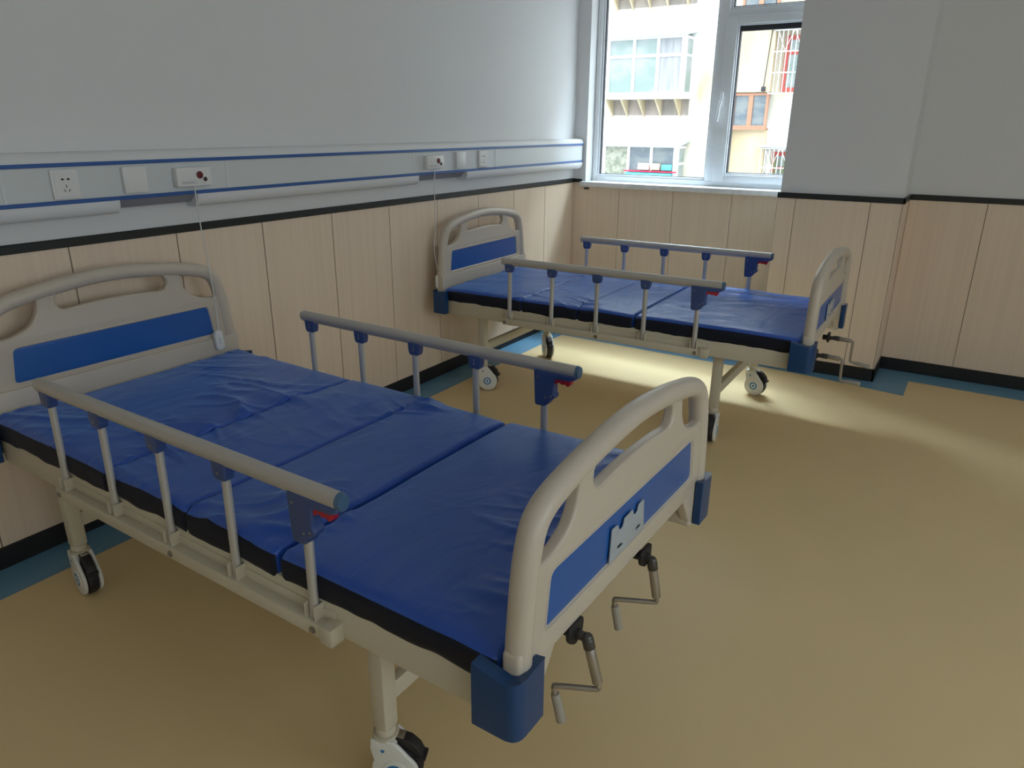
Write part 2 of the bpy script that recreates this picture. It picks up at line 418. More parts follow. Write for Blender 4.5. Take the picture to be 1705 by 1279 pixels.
# window portals only steer the sampling of daylight
PORT = [(((WX0 + WX1) / 2, YO + .01, (WZ0 + WZ1) / 2), (-PI / 2, 0, 0), WX1 - WX0, WZ1 - WZ0)]
for a, b in FILL_WINDOWS: PORT.append(((XE + .21, (a + b) / 2, (SZ0 + SZ1) / 2), (0, PI / 2, 0), SZ1 - SZ0, b - a))
for loc, rot, sx_, sy_ in PORT:
    L = bpy.data.lights.new('daylight_portal', 'AREA'); L.shape = 'RECTANGLE'; L.size = sx_; L.size_y = sy_
    L.cycles.is_portal = True
    lo = bpy.data.objects.new('daylight_portal', L); COL.objects.link(lo)
    lo.location = loc; lo.rotation_euler = rot

# ------------------------------------------------------------------ bed-head unit on the left wall
YU0, YU1 = YS + .3, YW - .012
unit = tag(empty('bedhead_unit', (0, 1.0, 1.24)), 'long white bed-head service trunking with two blue stripes along the left wall', 'wall unit')
def uf(bm, name, m, **k):
    bmesh.ops.translate(bm, vec=(0, -1.0, -1.24), verts=bm.verts); return each(bm, name, m, unit, **k)
def prof(bm, P, y0, y1, mi=0):
    """extrude a closed x,z profile from y0 to y1"""
    a = [bm.verts.new((x, y0, z)) for x, z in P]; b = [bm.verts.new((x, y1, z)) for x, z in P]; n = len(P)
    fs = [bm.faces.new(a), bm.faces.new(b[::-1])] + [bm.faces.new((a[j], b[j], b[(j + 1) % n], a[(j + 1) % n])) for j in range(n)]
    for f in fs: f.material_index = mi
bm = bmesh.new(); prof(bm, [(0, 1.19), (.071, 1.19), (.071, 1.304), (0, 1.304)], YU0, YU1); uf(bm, 'channel', 'unit_face', smooth=0)
def arc(cx, cz, rx, rz, a0, a1, n=8): return [(cx + rx * math.cos(a0 + (a1 - a0) * i / n), cz + rz * math.sin(a0 + (a1 - a0) * i / n)) for i in range(n + 1)]
bm = bmesh.new(); prof(bm, [(0, 1.304)] + [(.077, 1.304)] + arc(.05, 1.314, .027, .028, 0, PI / 2) + [(0, 1.342)], YU0, YU1); uf(bm, 'top_cover', 'unit_white')
bm = bmesh.new()
low = [(0, 1.19), (0, 1.135)] + arc(.05, 1.172, .027, .037, -PI / 2, 0) + [(.077, 1.19)]
for a, b in ((YU0, .04), (.345, 1.66), (2.09, YU1)): prof(bm, low, a, b)
uf(bm, 'bottom_cover', 'unit_white')
bm = bmesh.new()
for a, b in ((.04, .345), (1.66, 2.09)): prof(bm, [(0, 1.19), (0, 1.15), (.03, 1.15), (.06, 1.178), (.068, 1.19)], a + .001, b - .001)
uf(bm, 'open_bottom_channel', 'print_grey', smooth=0)
for o in [x for x in bpy.data.objects if x.name.startswith('open_bottom_channel')]: o['label'] = 'bare grey channel where the bottom cover is missing'
for z in (1.1875, 1.3045):
    bm = bmesh.new(); box(bm, .066, .0795, YU0, YU1, z - .0062, z + .0062, bev=.0015, seg=1); uf(bm, 'blue_stripe', 'blue_stripe')
bm = bmesh.new(); E_ = [-1.3, -.315, .489, 1.62, 2.385, YU1]
for a, b in zip([YU0] + E_[:-1], E_): box(bm, .068, .0735, a + .0012, b - .0012, 1.1937, 1.2983, bev=.001, seg=1)
uf(bm, 'face_panel', 'unit_face')
bm = bmesh.new()
for y in E_[:-1]: box(bm, .070, .0755, y - .004, y + .004, 1.1937, 1.2983, bev=.001, seg=1)
uf(bm, 'joint_strip', 'unit_white')
FX = .0736
def outlet(y, label, w_=.086, right=True):
    o = tag(empty('power_outlet', (FX, y, 1.2445)), label, 'outlet', 'power outlets on the bed-head trunking')
    bm = bmesh.new(); box(bm, 0, .010, -w_ / 2, w_ / 2, -.046, .046, bev=.002); fin(bm, 'face_plate', 'plate_white', o)
    bm = bmesh.new(); box(bm, .0095, .0115, -w_ / 2 + .008, w_ / 2 - .008, -.037, .037, bev=.0008, seg=1); fin(bm, 'socket_insert', 'plate_white', o)
    bm = bmesh.new()
    for dy in (-.009, .009): cyl(bm, (.011, dy, .016), (.0121, dy, .016), .0033, n=16); box(bm, .011, .0121, dy - .005, dy + .005, .0148, .0172)
    for dy, dz, an in ((0, -.006, 0), (-.0075, -.019, .55), (.0075, -.019, -.55)):
        t = bmesh.new(); box(t, .011, .0121, -.0011, .0011, -.0045, .0045); add(bm, t, Matrix.Translation((0, dy, dz)) @ Matrix.Rotation(an, 4, 'X'))
    fin(bm, 'socket_holes', 'slot_black', o)
    return o
outlet(-.132, 'white power outlet on the trunking, nearest the left edge, with black socket holes')
outlet(2.245, 'white power outlet on the trunking beside the window, above the far bed')
def blank(y, label):
    bm = bmesh.new(); box(bm, 0, .016, -.043, .043, -.044, .044, bev=.0025)
    o = fin(bm, 'blank_plate', 'plate_white', loc=(FX, y, 1.2465)); tag(o, label, 'cover plate', 'blank cover plates on the trunking')
blank(.103, 'blank white square cover plate beside the near call station')
blank(2.02, 'blank white square cover plate beside the far call station')
def call_station(y, label, cord, hs_loc, hs_rot):
    o = tag(empty('call_station', (FX, y, 1.245)), label, 'call station', 'nurse call stations on the trunking')
    bm = bmesh.new(); box(bm, 0, .028, -.072, .072, -.034, .034, bev=.004); fin(bm, 'housing', 'plate_white', o)
    bm = bmesh.new(); cyl(bm, (.027, .022, .006), (.0315, .022, .006), .0135, bev=.001); fin(bm, 'call_button', 'button_red', o)
    bm = bmesh.new(); cyl(bm, (.027, .044, -.010), (.0305, .044, -.010), .008, bev=.001); fin(bm, 'reset_button', 'button_dark', o)
    bm = bmesh.new()
    for k, (a, b) in enumerate(((-.055, .005), (-.055, -.003), (-.055, .010))):
        yy_ = a
        while yy_ < b:
            l = .0025 + .003 * random.random(); box(bm, .0276, .0284, yy_, min(yy_ + l, b), -.0165 - k * .0035, -.0150 - k * .0035); yy_ += l + .0012
    fin(bm, 'printed_note', 'print_grey', o, smooth=0)
    bm = bmesh.new(); tube(bm, [Vector(p) - Vector((FX, y, 1.245)) for p in spline(cord, 8)], .0021, 8); fin(bm, 'cord', 'cord_white', o)
    h = empty('handset', Vector(hs_loc) - Vector((FX, y, 1.245)), 0, o); h.rotation_euler = hs_rot
    bm = bmesh.new(); t = plate([rrect(-.0145, .0145, -.036, .036, .011)], .017, .003, 'x'); add(bm, t); fin(bm, 'handset_body', 'plate_white', h)
    bm = bmesh.new(); box(bm, .0082, .0098, -.0055, .0055, -.012, .012, bev=.0015); fin(bm, 'handset_button', 'unit_face', h)
    return o
call_station(.325, 'white nurse call station above the near bed, its handset hung on the headboard',
    [(.092, .322, 1.215), (.097, .322, 1.19), (.100, .321, 1.135), (.104, .322, 1.04), (.122, .318, .97), (.150, .300, .93), (.158, .293, .905), (.1600, .296, .862), (.1595, .299, .79), (.160, .297, .69), (.1605, .294, .668)],
    (.1655, .289, .634), (.07, 0, -.0237))
call_station(1.775, 'white nurse call station above the far bed, its handset dangling beside the headboard',
    [(.092, 1.769, 1.215), (.095, 1.769, 1.19), (.092, 1.767, 1.10), (.092, 1.762, .90), (.093, 1.748, .80), (.096, 1.752, .74), (.10, 1.764, .67), (.105, 1.765, .645)],
    (.105, 1.764, .606), (0, 0, -.5))

# ------------------------------------------------------------------ the hospital bed (local: x from head to foot, y across, z up)
def board_loops():
    half = [(.438, .455), (.452, .47), (.453, .56), (.450, .64), (.445, .70), (.436, .78), (.424, .84), (.404, .888), (.368, .918), (.31, .937), (.20, .956), (.085, .968), (0, .972)]
    right = [tuple(p) for p in spline([(a, b, 0) for a, b in half[1:]], 5)]
    right = [(p[0], p[1]) for p in right]
    out = [(-.452, .47)]
    R_ = right; Lft = [(-a, b) for a, b in right[::-1]][1:]
    return R_, Lft
def board_outline(inset=0., zb=.47):
    R_, Lft = board_loops()
    full = [p for p in R_ + Lft if p[1] >= zb]          # right bottom, up over, left bottom
    if inset:
        out = []
        for i, p in enumerate(full):
            a = Vector(full[max(i - 1, 0)]); b = Vector(full[min(i + 1, len(full) - 1)]); d_ = (b - a).normalized(); nrm = Vector((-d_.y, d_.x))
            out.append(tuple(Vector(p) + nrm * inset))
        return out
    return full
PANEL = rpoly([(-.357, .656), (.357, .656), (.341, .764), (-.341, .764)], .018)
def make_board(parent, name, x, inner):
    """inner = +1 when the mattress lies on the +x side"""
    b = empty(name, (x, 0, 0), 0, parent)
    top = board_outline(.012)
    low = [(-.42, .500), (-.395, .500), (-.355, .56), (-.325, .604), (.325, .604), (.355, .56), (.395, .500), (.42, .500)]
    handle = []
    for i in range(13):
        y = -.180 + .360 * i / 12; handle.append((y, .930 - .25 * y * y))
    handle += [(.197, .903), (.200, .880), (.188, .860), (.165, .852)] + [(-.165 + .33 * (1 - i / 8), .853 + .009 * (1 - ((i - 4) / 4) ** 2)) for i in range(1, 8)] + [(-.165, .852), (-.188, .860), (-.200, .880), (-.197, .903)]
    sideh = rpoly([(.240, .912), (.365, .895), (.398, .845), (.408, .806), (.380, .792), (.335, .795), (.276, .818), (.248, .860)], [.014, .02, .02, .02, .02, .02, .03, .02])
    sidel = [(-a, z) for a, z in sideh[::-1]]
    rim = rpoly([(-.363, .650), (.363, .650), (.347, .770), (-.347, .770)], .02)
    top = [p for p in top if p[1] > .51]
    bm = plate([top + low, handle, sideh, sidel, rim], .026, .006, 'x')
    tube(bm, [(0, a, z) for a, z in board_outline(.0235, .50 if inner > 0 else .53)], .0245, 20, sx=1.0, up=(1, 0, 0))
    # webs thicken towards the tube round the holes
    for L in (sideh, sidel, handle):
        tube(bm, [(0, a, z) for a, z in L] + [(0, *L[0])], .0135, 8, up=(1, 0, 0), sx=.45)
    s = inner
    fx = lambda a, b_: (min(s * a, s * b_), max(s * a, s * b_))
    X0, X1 = fx(0, .0165)
    if inner > 0: box(bm, 0, .0255, -.4525, .4525, .512, .6405, bev=.003)  # proud lower band facing the mattress
    else: box(bm, X0, X1, -.437, .437, .60, .641, bev=.0035)
    box(bm, -.008, .008, -.37, .37, .612, .655); box(bm, -.008, .008, -.36, .36, .763, .79)
    for sy in (-1, 1):                                                    # side stiles down into the bumpers
        box(bm, -.019, .019, sy * .43 - .022, sy * .43 + .022, .515, .66, bev=.008)
        box(bm, min(-.013 * s, .052 * s), max(-.013 * s, .052 * s), sy * .407 - .03, sy * .407 + .03, .499, .56, bev=.007)
        tube(bm, [(0, sy * .429, .527), (0, sy * .429, .535), (0, sy * .429, .541), (0, sy * .429, .549)], .03, 20, rr=[.0235, .0285, .0285, .0235])
    fin(bm, 'board_body', 'board_plastic', b, smooth=50)
    bm = plate([PANEL], .019, .002, 'x'); fin(bm, 'blue_panel', 'blue_panel', b)
    bm = bmesh.new()
    for xx in (-.0125, .0125): tube(bm, [(xx, a, z) for a, z in rim + rim[:1]], .0028, 8, up=(1, 0, 0))
    fin(bm, 'panel_rim', 'board_plastic', b)
    return b

def make_caster(parent, loc, swivel, tread='black_rubber'):
    c = empty('caster', loc, swivel, parent)       # local: wheel trails towards -x, axle along y; origin on the floor under the stem
    R = .0575; T_ = -.026
    bm = bmesh.new()
    cyl(bm, (0, 0, .146), (0, 0, .166), .023, bev=.003); cyl(bm, (0, 0, .138), (0, 0, .146), .030, bev=.002); cyl(bm, (0, 0, .16), (0, 0, .20), .014)
    fin(bm, 'stem', 'cream_steel', c)
    # twin shell: drop shaped cheeks with a bridge
    cheek = []
    for i in range(25):
        a = math.radians(215 - 0) - math.radians(250) * i / 24
        cheek.append((T_ + .0515 * math.cos(a + PI * 0 + math.radians(-180) + math.radians(0)) , R + .0515 * math.sin(a + math.radians(-180))))
    cheek = [(T_ + .0515 * math.cos(math.radians(t)), R + .0515 * math.sin(math.radians(t))) for t in range(130, 391, 10)] + [(.026, .118), (.024, .138), (-.022, .138), (-.036, .125)]
    bm = bmesh.new()
    for sy in (-1, 1):
        t = plate([cheek], .011, .0035, 'y', at=sy * .0235); add(bm, t)
        cyl(bm, (T_, sy * .028, R), (T_, sy * .031, R), .031, bev=.001)
    box(bm, -.030, .024, -.026, .026, .116, .139, bev=.006)
    shell = fin(bm, 'shell', 'caster_white', c)
    bm = bmesh.new()
    for sy in (-1, 1):
        cyl(bm, (T_, sy * .0308, R), (T_, sy * .0316, R), .0215, n=32); cyl(bm, (.0, sy * .0285, .115), (.0, sy * .0297, .115), .0045, n=16)
    each(bm, 'ring_mark', 'ring_blue', shell)
    bm = bmesh.new()
    for sy in (-1, 1): cyl(bm, (T_, sy * .031, R), (T_, sy * .0319, R), .0145, n=32)
    each(bm, 'ring_centre', 'caster_white', shell)
    bm = bmesh.new()
    for sy in (-1, 1): cyl(bm, (T_, sy * .0315, R), (T_, sy * .0322, R), .0065, n=20)
    each(bm, 'hub_dot', 'ring_blue', shell)
    bm = bmesh.new(); cyl(bm, (T_, -.0155, R), (T_, .0155, R), R, n=48, bev=.006); fin(bm, 'wheel', 'black_rubber', c)
    bm = bmesh.new()
    P = [(.004, .136), (-.030, .141), (-.058, .134), (-.076, .117), (-.086, .094), (-.080, .090), (-.068, .104), (-.052, .115), (-.035, .119), (.0, .121)]
    t = plate([rpoly([(a, b) for a, b in P], .004)], .028, .002, 'y'); add(bm, t)
    box(bm, -.094, -.070, -.016, .016, .086, .097, bev=.003)
    fin(bm, 'brake_pedal', 'black_rubber', c)
    bm = bmesh.new(); box(bm, -.045, -.018, -.012, .012, .139, .144, bev=.002); cyl(bm, (-.01, -.02, .138), (-.01, .02, .138), .005, n=12); fin(bm, 'brake_plate', 'steel', c)
    return c

def make_bed(name, label, origin, rz, swiv):
    bed = tag(empty(name, origin, rz), label, 'hospital bed', 'hospital beds')
    # steel frame
    bm = bmesh.new()
    for sy in (-1, 1): box(bm, .015, 1.875, sy * .432 - .014, sy * .432 + .014, .432, .512, bev=.004)
    for x in (.03, 1.86): box(bm, x - .014, x + .014, -.42, .42, .44, .50, bev=.004)
    for x in (.215, .62, .95, 1.30, 1.54): box(bm, x - .02, x + .02, -.42, .42, .43, .465, bev=.003)
    fin(bm, 'bed_frame', 'cream_steel', bed)
    bm = bmesh.new(); box(bm, .03, 1.87, -.415, .415, .493, .5, bev=.002)
    fin(bm, 'deck', 'cream_steel', bed)
    for x in (.215, 1.54):
        for sy in (-1, 1):
            bm = bmesh.new(); box(bm, x - .021, x + .021, sy * .375 - .021, sy * .375 + .021, .165, .44, bev=.005); fin(bm, 'leg', 'cream_steel', bed)
        bm = bmesh.new(); box(bm, x - .014, x + .014, -.356, .356, .225, .272, bev=.003); fin(bm, 'crossbar', 'cream_steel', bed)
    for (x, sy), a in zip(((.215, -1), (.215, 1), (1.54, -1), (1.54, 1)), swiv): make_caster(bed, (x, sy * .375, 0), a)
    make_board(bed, 'headboard', -.025, 1)
    fb = make_board(bed, 'footboard', 1.927, -1); fb.location.z = -.068
    # card holder, open topped clear pockets, on the outer face of the footboard
    bm = plate([rpoly([(-.112, .588), (.056, .588), (.048, .666), (.022, .664), (.018, .652), (.006, .647), (-.004, .654), (-.008, .666), (-.048, .664), (-.052, .650), (-.062, .645), (-.073, .650), (-.080, .664), (-.106, .666)], .004)], .003, .0008, 'x')
    for y in (-.070, .012): box(bm, .0018, .0045, y - .0, y + .016, .606, .609, bev=.0008, seg=1)
    for v in bm.verts: v.co.x += .0145; v.co.z += .068
    cards = fin(bm, 'card_holder', 'card_plastic', fb); cards['label'] = 'clear two-pocket name card holder'
    bm = bmesh.new()
    for y in (-.078, .014): box(bm, .0158, .0168, y, y + .018, .676, .681)
    each(bm, 'pocket_slot', 'slot_black', cards, smooth=0)
    # corner bumpers
    for x, sx in ((-.025, -1), (1.927, 1)):
        for sy in (-1, 1):
            # plan outline of the wrap: outer skin
            xin = x - sx * .062; xo = x + sx * .035; yo = .484; yi = .395
            out = rpoly([(xin, .455), (xin, yo), (xo, yo), (xo, yi), (xo - sx * .02, yi), (xo - sx * .022, .455)], [.002, .004, .03, .003, .002, .01], 6)
            bm = bmesh.new(); n = len(out); lv = []
            for a, b in out:
                # top edge dips where the tube stands in it
                k = math.exp(-(((a - x) / .045) ** 2)) * (1 if b > .44 else .6)
                lv.append((bm.verts.new((a, sy * b, .437)), bm.verts.new((a, sy * b, .562 - .016 * k)), bm.verts.new((a, sy * b * .996, .568 - .016 * k))))
            for j in range(n):
                A, B = lv[j], lv[(j + 1) % n]
                bm.faces.new((A[0], B[0], B[1], A[1])); bm.faces.new((A[1], B[1], B[2], A[2]))
            bm.faces.new([v[0] for v in lv]); bm.faces.new([v[2] for v in lv])
            bmesh.ops.triangulate(bm, faces=[f for f in bm.faces if len(f.verts) > 4])
            fin(bm, 'corner_bumper', 'bumper_blue', bed, smooth=40)
    # side rails
    PX = [.4386, .689, .9385, 1.1882, 1.4413]
    for sy in (-1, 1):
        r_ = empty('side_rail', (0, sy * .458, 0), 0, bed)
        bm = bmesh.new(); n = 22; N = []
        def oval(x, k=1.): return [bm.verts.new((x, math.cos(a) * .0165 * k, .768 + math.sin(a) * .0185 * k - (.002 if math.sin(a) < -.6 else 0))) for a in [2 * PI * j / n for j in range(n)]]
        A, B = oval(.402), oval(1.548)
        for j in range(n): bm.faces.new((A[j], A[(j + 1) % n], B[(j + 1) % n], B[j]))
        bm.faces.new(A); bm.faces.new(B)
        fin(bm, 'handrail', 'grey_tube', r_)
        for x0, x1, k, mm in ((.395, .404, 1.04, 'grey_tube'), (1.546, 1.556, 1.04, 'clamp_cap')):
            bm = bmesh.new(); rings = []
            for x, kk in ((x0, k * (.85 if x0 < 1 else 1)), (x1, k * (.85 if x0 > 1 else 1))): rings.append(oval(x, kk))
            A, B = rings
            for j in range(n): bm.faces.new((A[j], A[(j + 1) % n], B[(j + 1) % n], B[j]))
            bm.faces.new(A); bm.faces.new(B)
            fin(bm, 'end_cap', mm, r_)
        for i, x in enumerate(PX):
            bm = bmesh.new(); tube(bm, [(x, 0, .468), (x, -sy * .002, .60), (x, -sy * .004, .745)], .0115, 16, sx=.8, up=(1, 0, 0)); fin(bm, 'post', 'aluminium', r_)
            # hinge cheeks and pin on the mounting bar
            bm = bmesh.new()
            for dx in (-.0145, .0145): box(bm, x + dx - .0015, x + dx + .0015, -.014, .014, .445, .50, bev=.001, seg=1)
            fin(bm, 'hinge_bracket', 'cream_steel', r_)
            if i < 4:
                bm = bmesh.new(); t = plate([rpoly([(x - .021, .754), (x + .021, .754), (x + .019, .728), (x + .015, .716), (x - .015, .716), (x - .019, .728)], .004)], .026, .004, 'y'); add(bm, t)
                fin(bm, 'clamp', 'clamp_blue', r_)
                bm = bmesh.new(); cyl(bm, (x, -.0145, .730), (x, .0145, .730), .0032, n=12); fin(bm, 'rivet', 'steel', r_)
        bm = bmesh.new()
        H = [(1.413, .755), (1.548, .755), (1.545, .749), (1.528, .743), (1.478, .741), (1.474, .730), (1.472, .69), (1.478, .684), (1.474, .676), (1.464, .671), (1.455, .657), (1.446, .650), (1.418, .649)]
        add(bm, plate([rpoly(H, .004)], .030, .005, 'y')); fin(bm, 'latch_housing', 'clamp_blue', r_)
        bm = bmesh.new(); L_ = [(1.468, .746), (1.530, .747), (1.528, .730), (1.522, .722), (1.512, .728), (1.502, .725), (1.493, .730), (1.480, .725), (1.470, .712)]
        add(bm, plate([rpoly(L_, .003)], .020, .003, 'y')); fin(bm, 'release_lever', 'red_plastic', r_)
        bm = bmesh.new()
        for q in ((1.424, .735), (1.452, .674), (1.470, .681)): cyl(bm, (q[0], -.0162, q[1]), (q[0], .0162, q[1]), .003, n=12)
        each(bm, 'rivet', 'steel', r_)
        bm = bmesh.new()        # mounting bar bolted along the frame
        y0, y1 = sorted((-sy * .012, sy * .018)); box(bm, .405, 1.505, y0, y1, .432, .466, bev=.003); y0, y1 = sorted((-sy * .014, -sy * .008)); box(bm, .405, 1.49, y0, y1, .44, .488, bev=.002)
        y0, y1 = sorted((-sy * .014, sy * .024)); box(bm, 1.475, 1.512, y0, y1, .428, .472, bev=.004)
        fin(bm, 'mounting_bar', 'cream_steel', r_)
        bm = bmesh.new()
        for x in (.418, .95, 1.452): cyl(bm, (x, 0, .447), (x, sy * .024, .447), .0055, n=6); cyl(bm, (x, 0, .447), (x, sy * .020, .447), .009, n=20)
        each(bm, 'bolt', 'steel', r_)
    return bed
def crank(bed, y, pts, knee):
    """pts: pivot at board, joint, knee of tube, arm end, grip end (bed local)"""
    c = empty('crank', pts[0], 0, bed); o = Vector(pts[0]); P = [Vector(p) - o for p in pts]
    bm = bmesh.new()
    t = plate([rpoly([(-.027, .022), (.027, .022), (.024, -.008), (0, -.024), (-.024, -.008)], .01)], .010, .003, 'x'); add(bm, t, Matrix.Translation((-.004, 0, 0)))
    cyl(bm, (-.03, 0, 0), (.008, 0, 0), .013, r2=.011, bev=.001)
    fin(bm, 'socket', 'black_rubber', c)
    bm = bmesh.new(); cyl(bm, (.0, 0, 0), P[1], .0095, n=16); bmesh.ops.create_icosphere(bm, subdivisions=2, radius=.012, matrix=Matrix.Translation(P[1]))
    dr = (P[2] - P[1]).normalized(); cyl(bm, P[1], P[1] + dr * .022, .012, n=16, bev=.002)
    fin(bm, 'universal_joint', 'dark_steel', c)
    bm = bmesh.new(); cyl(bm, P[1] + dr * .018, P[1] + (P[2] - P[1]) * .86, .0105, n=18, bev=.001); fin(bm, 'shaft_sleeve', 'steel', c)
    bm = bmesh.new(); q = lambda a, b, f: a + (b - a) * f
    pp = spline([P[1] + dr * .05, q(P[1], P[2], .9), q(P[2], q(P[1], P[3], .5), .04), q(P[2], P[3], .1), q(P[2], P[3], .5), q(P[2], P[3], .9), q(P[3], q(P[2], P[4], .5), .04), q(P[3], P[4], .15), q(P[3], P[4], .4)], 5)
    tube(bm, pp, .0058, 12, up=(.3, .2, 1)); fin(bm, 'crank_arm', 'steel', c)
    bm = bmesh.new(); cyl(bm, q(P[3], P[4], .22), P[4], .0092, r2=.0102, n=18, bev=.002); fin(bm, 'grip', 'grip_plastic', c)
    return c
B1 = dict(o=(.1443, -.0654, 0), r=-.0237); B2 = dict(o=(.1369, 2.2045, 0), r=.0146)
bed1 = make_bed('hospital_bed', 'near white hospital bed with blue panels, its footboard cranks hanging down', B1['o'], B1['r'], [math.radians(a) for a in (172, 200, 205, 60)])
bed2 = make_bed('hospital_bed', 'far white hospital bed with blue panels, standing in front of the window', B2['o'], B2['r'], [math.radians(a) for a in (205, 134, 96, 168)])
crank(bed1, 0, [(1.944, -.247, .508), (1.968, -.247, .507), (1.999, -.247, .400), (1.918, -.286, .398), (1.938, -.284, .318)], 0)
crank(bed1, 0, [(1.944, .085, .500), (1.958, .085, .495), (1.976, .092, .385), (1.884, .052, .381), (1.900, .055, .301)], 0)
crank(bed2, 0, [(1.944, -.247, .458), (1.97, -.247, .460), (2.052, -.247, .457), (2.057, -.247, .358), (2.14, -.247, .356)], 0)
crank(bed2, 0, [(1.944, .085, .460), (1.97, .085, .462), (2.052, .085, .458), (2.053, .085, .356), (2.142, .085, .343)], 0)

# ------------------------------------------------------------------ mattresses
def mattress(name, label, B, cuts, gaps, seed, amp):
    m = tag(empty(name, B['o'], B['r']), label, 'mattress', 'mattresses')
    zb, zt, hw = .499, .579, .451
    lo, hi = .004, 1.898
    ed = [lo] + cuts + [hi]
    for si in range(len(ed) - 1):
        a = ed[si] + (gaps[si - 1] / 2 if si > 0 else 0); b = ed[si + 1] - (gaps[si] / 2 if si < len(ed) - 2 else 0)
        yo = [0, .005, -.007, 0][si % 4]
        nx = max(24, int((b - a) / .007)); ny = 124; nz = 9; R_ = .028
        ra = .012 if (si > 0 and gaps[si - 1] > .005) or si == 0 else .006
        rb = .012 if (si == len(ed) - 2 or gaps[si] > .005) else .006
        bm = bmesh.new(); V = {}
        def P(i, j, k):
            key = (i, j, k)
            if key in V: return V[key]
            # non-uniform spacing packs points by the edges
            def sp(t, L):
                e = .02; n_ = L; return t
            u = i / nx; v = j / ny; w_ = k / nz
            x = a + (b - a) * u; y = (-hw + 2 * hw * v); z = zb + (zt - zb) * w_
            # rounded box
            c = Vector((min(max(x, a + ra), b - rb), min(max(y, -hw + R_), hw - R_), min(max(z, zb + R_), zt - R_)))
            d_ = Vector((x, y, z)) - c
            if d_.x: d_.x *= R_ / (ra if d_.x < 0 else rb)
            if d_.length > R_: d_ = d_.normalized() * R_
            if d_.x: d_.x *= (ra if d_.x < 0 else rb) / R_
            p = c + d_
            top = max(0, (p.z - (zt - R_ * 1.3)) / (R_ * 1.3))
            ex = min(abs(p.x - a), abs(b - p.x)); ey = hw - abs(p.y)
            # wrinkles radiating from the folds, plus slow billows
            q = Vector((p.x * 2.2 + seed, p.y * 2.0, seed * 1.7))
            slow = noise.noise(q) * .5 + noise.noise(q * 2.1) * .25
            ang = (.35, -.25, .5, .2)[si % 4]; wp = noise.noise(Vector((p.x * 2.4, p.y * 2.4, seed + 5))) * .07
            uu = p.x * math.cos(ang) + p.y * math.sin(ang); vv = -p.x * math.sin(ang) + p.y * math.cos(ang) + wp
            rn = noise.noise(Vector((uu * 2.6, vv * 9, seed + 11 + si)))
            ridge = max(0, 1 - abs(rn) * 4.2) ** 1.6
            rn2 = noise.noise(Vector((uu * 5, vv * 17, seed + 31 + si))); ridge += .4 * max(0, 1 - abs(rn2) * 4) ** 2
            msk = max(0, min(1, (noise.noise(Vector((p.x * 3.1, p.y * 2.7, seed + 21))) + .12) * 2.6))
            near = .4 + .6 * math.exp(-ex / .12)
            if si == 0 and p.x < .35: near *= .5
            p.z += top * (slow * .010 + amp * ridge * msk * near - .006 * math.exp(-(ex / .05) ** 2 / 2) * (0 if ex > .2 else 1) * .6 - .004 * math.exp(-(ey / .04) ** 2))
            # sides billow out and the lower rim hangs in small waves
            if ey < R_ + .002:
                s_ = math.copysign(1, p.y); wv = noise.noise(Vector((p.x * 8, s_ * 3, seed + 2))) + .4 * noise.noise(Vector((p.x * 21, s_ * 3, seed + 2)))
                p.y += s_ * (.003 * wv * (1 - w_) + .001)
                if w_ < .5: p.z += .014 * wv * (1 - w_) - .002
            p.y += yo * max(0, min(1, p.y / .3))
            V[key] = bm.verts.new(p); return V[key]
        for i in range(nx):
            for j in range(ny):
                bm.faces.new((P(i, j, nz), P(i + 1, j, nz), P(i + 1, j + 1, nz), P(i, j + 1, nz)))
                bm.faces.new((P(i, j, 0), P(i, j + 1, 0), P(i + 1, j + 1, 0), P(i + 1, j, 0)))
        for k in range(nz):
            for i in range(nx):
                for f in (bm.faces.new((P(i, 0, k), P(i + 1, 0, k), P(i + 1, 0, k + 1), P(i, 0, k + 1))), bm.faces.new((P(i, ny, k), P(i, ny, k + 1), P(i + 1, ny, k + 1), P(i + 1, ny, k)))):
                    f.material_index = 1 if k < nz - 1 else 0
            for j in range(ny):
                bm.faces.new((P(0, j, k), P(0, j, k + 1), P(0, j + 1, k + 1), P(0, j + 1, k))); bm.faces.new((P(nx, j, k), P(nx, j + 1, k), P(nx, j + 1, k + 1), P(nx, j, k + 1)))
        fin(bm, 'mattress_section', ['mattress_fabric', 'mattress_side'], m, smooth=70)
    return m
mattress('mattress', 'dark blue wrinkled folding mattress on the near bed', B1, [.646, .992, 1.322], [.0012, .0012, .012], 3.3, .021)
mattress('mattress', 'blue folding mattress on the far bed by the window', B2, [.502, .83, 1.132], [.002, .0012, .006], 9.1, .010)

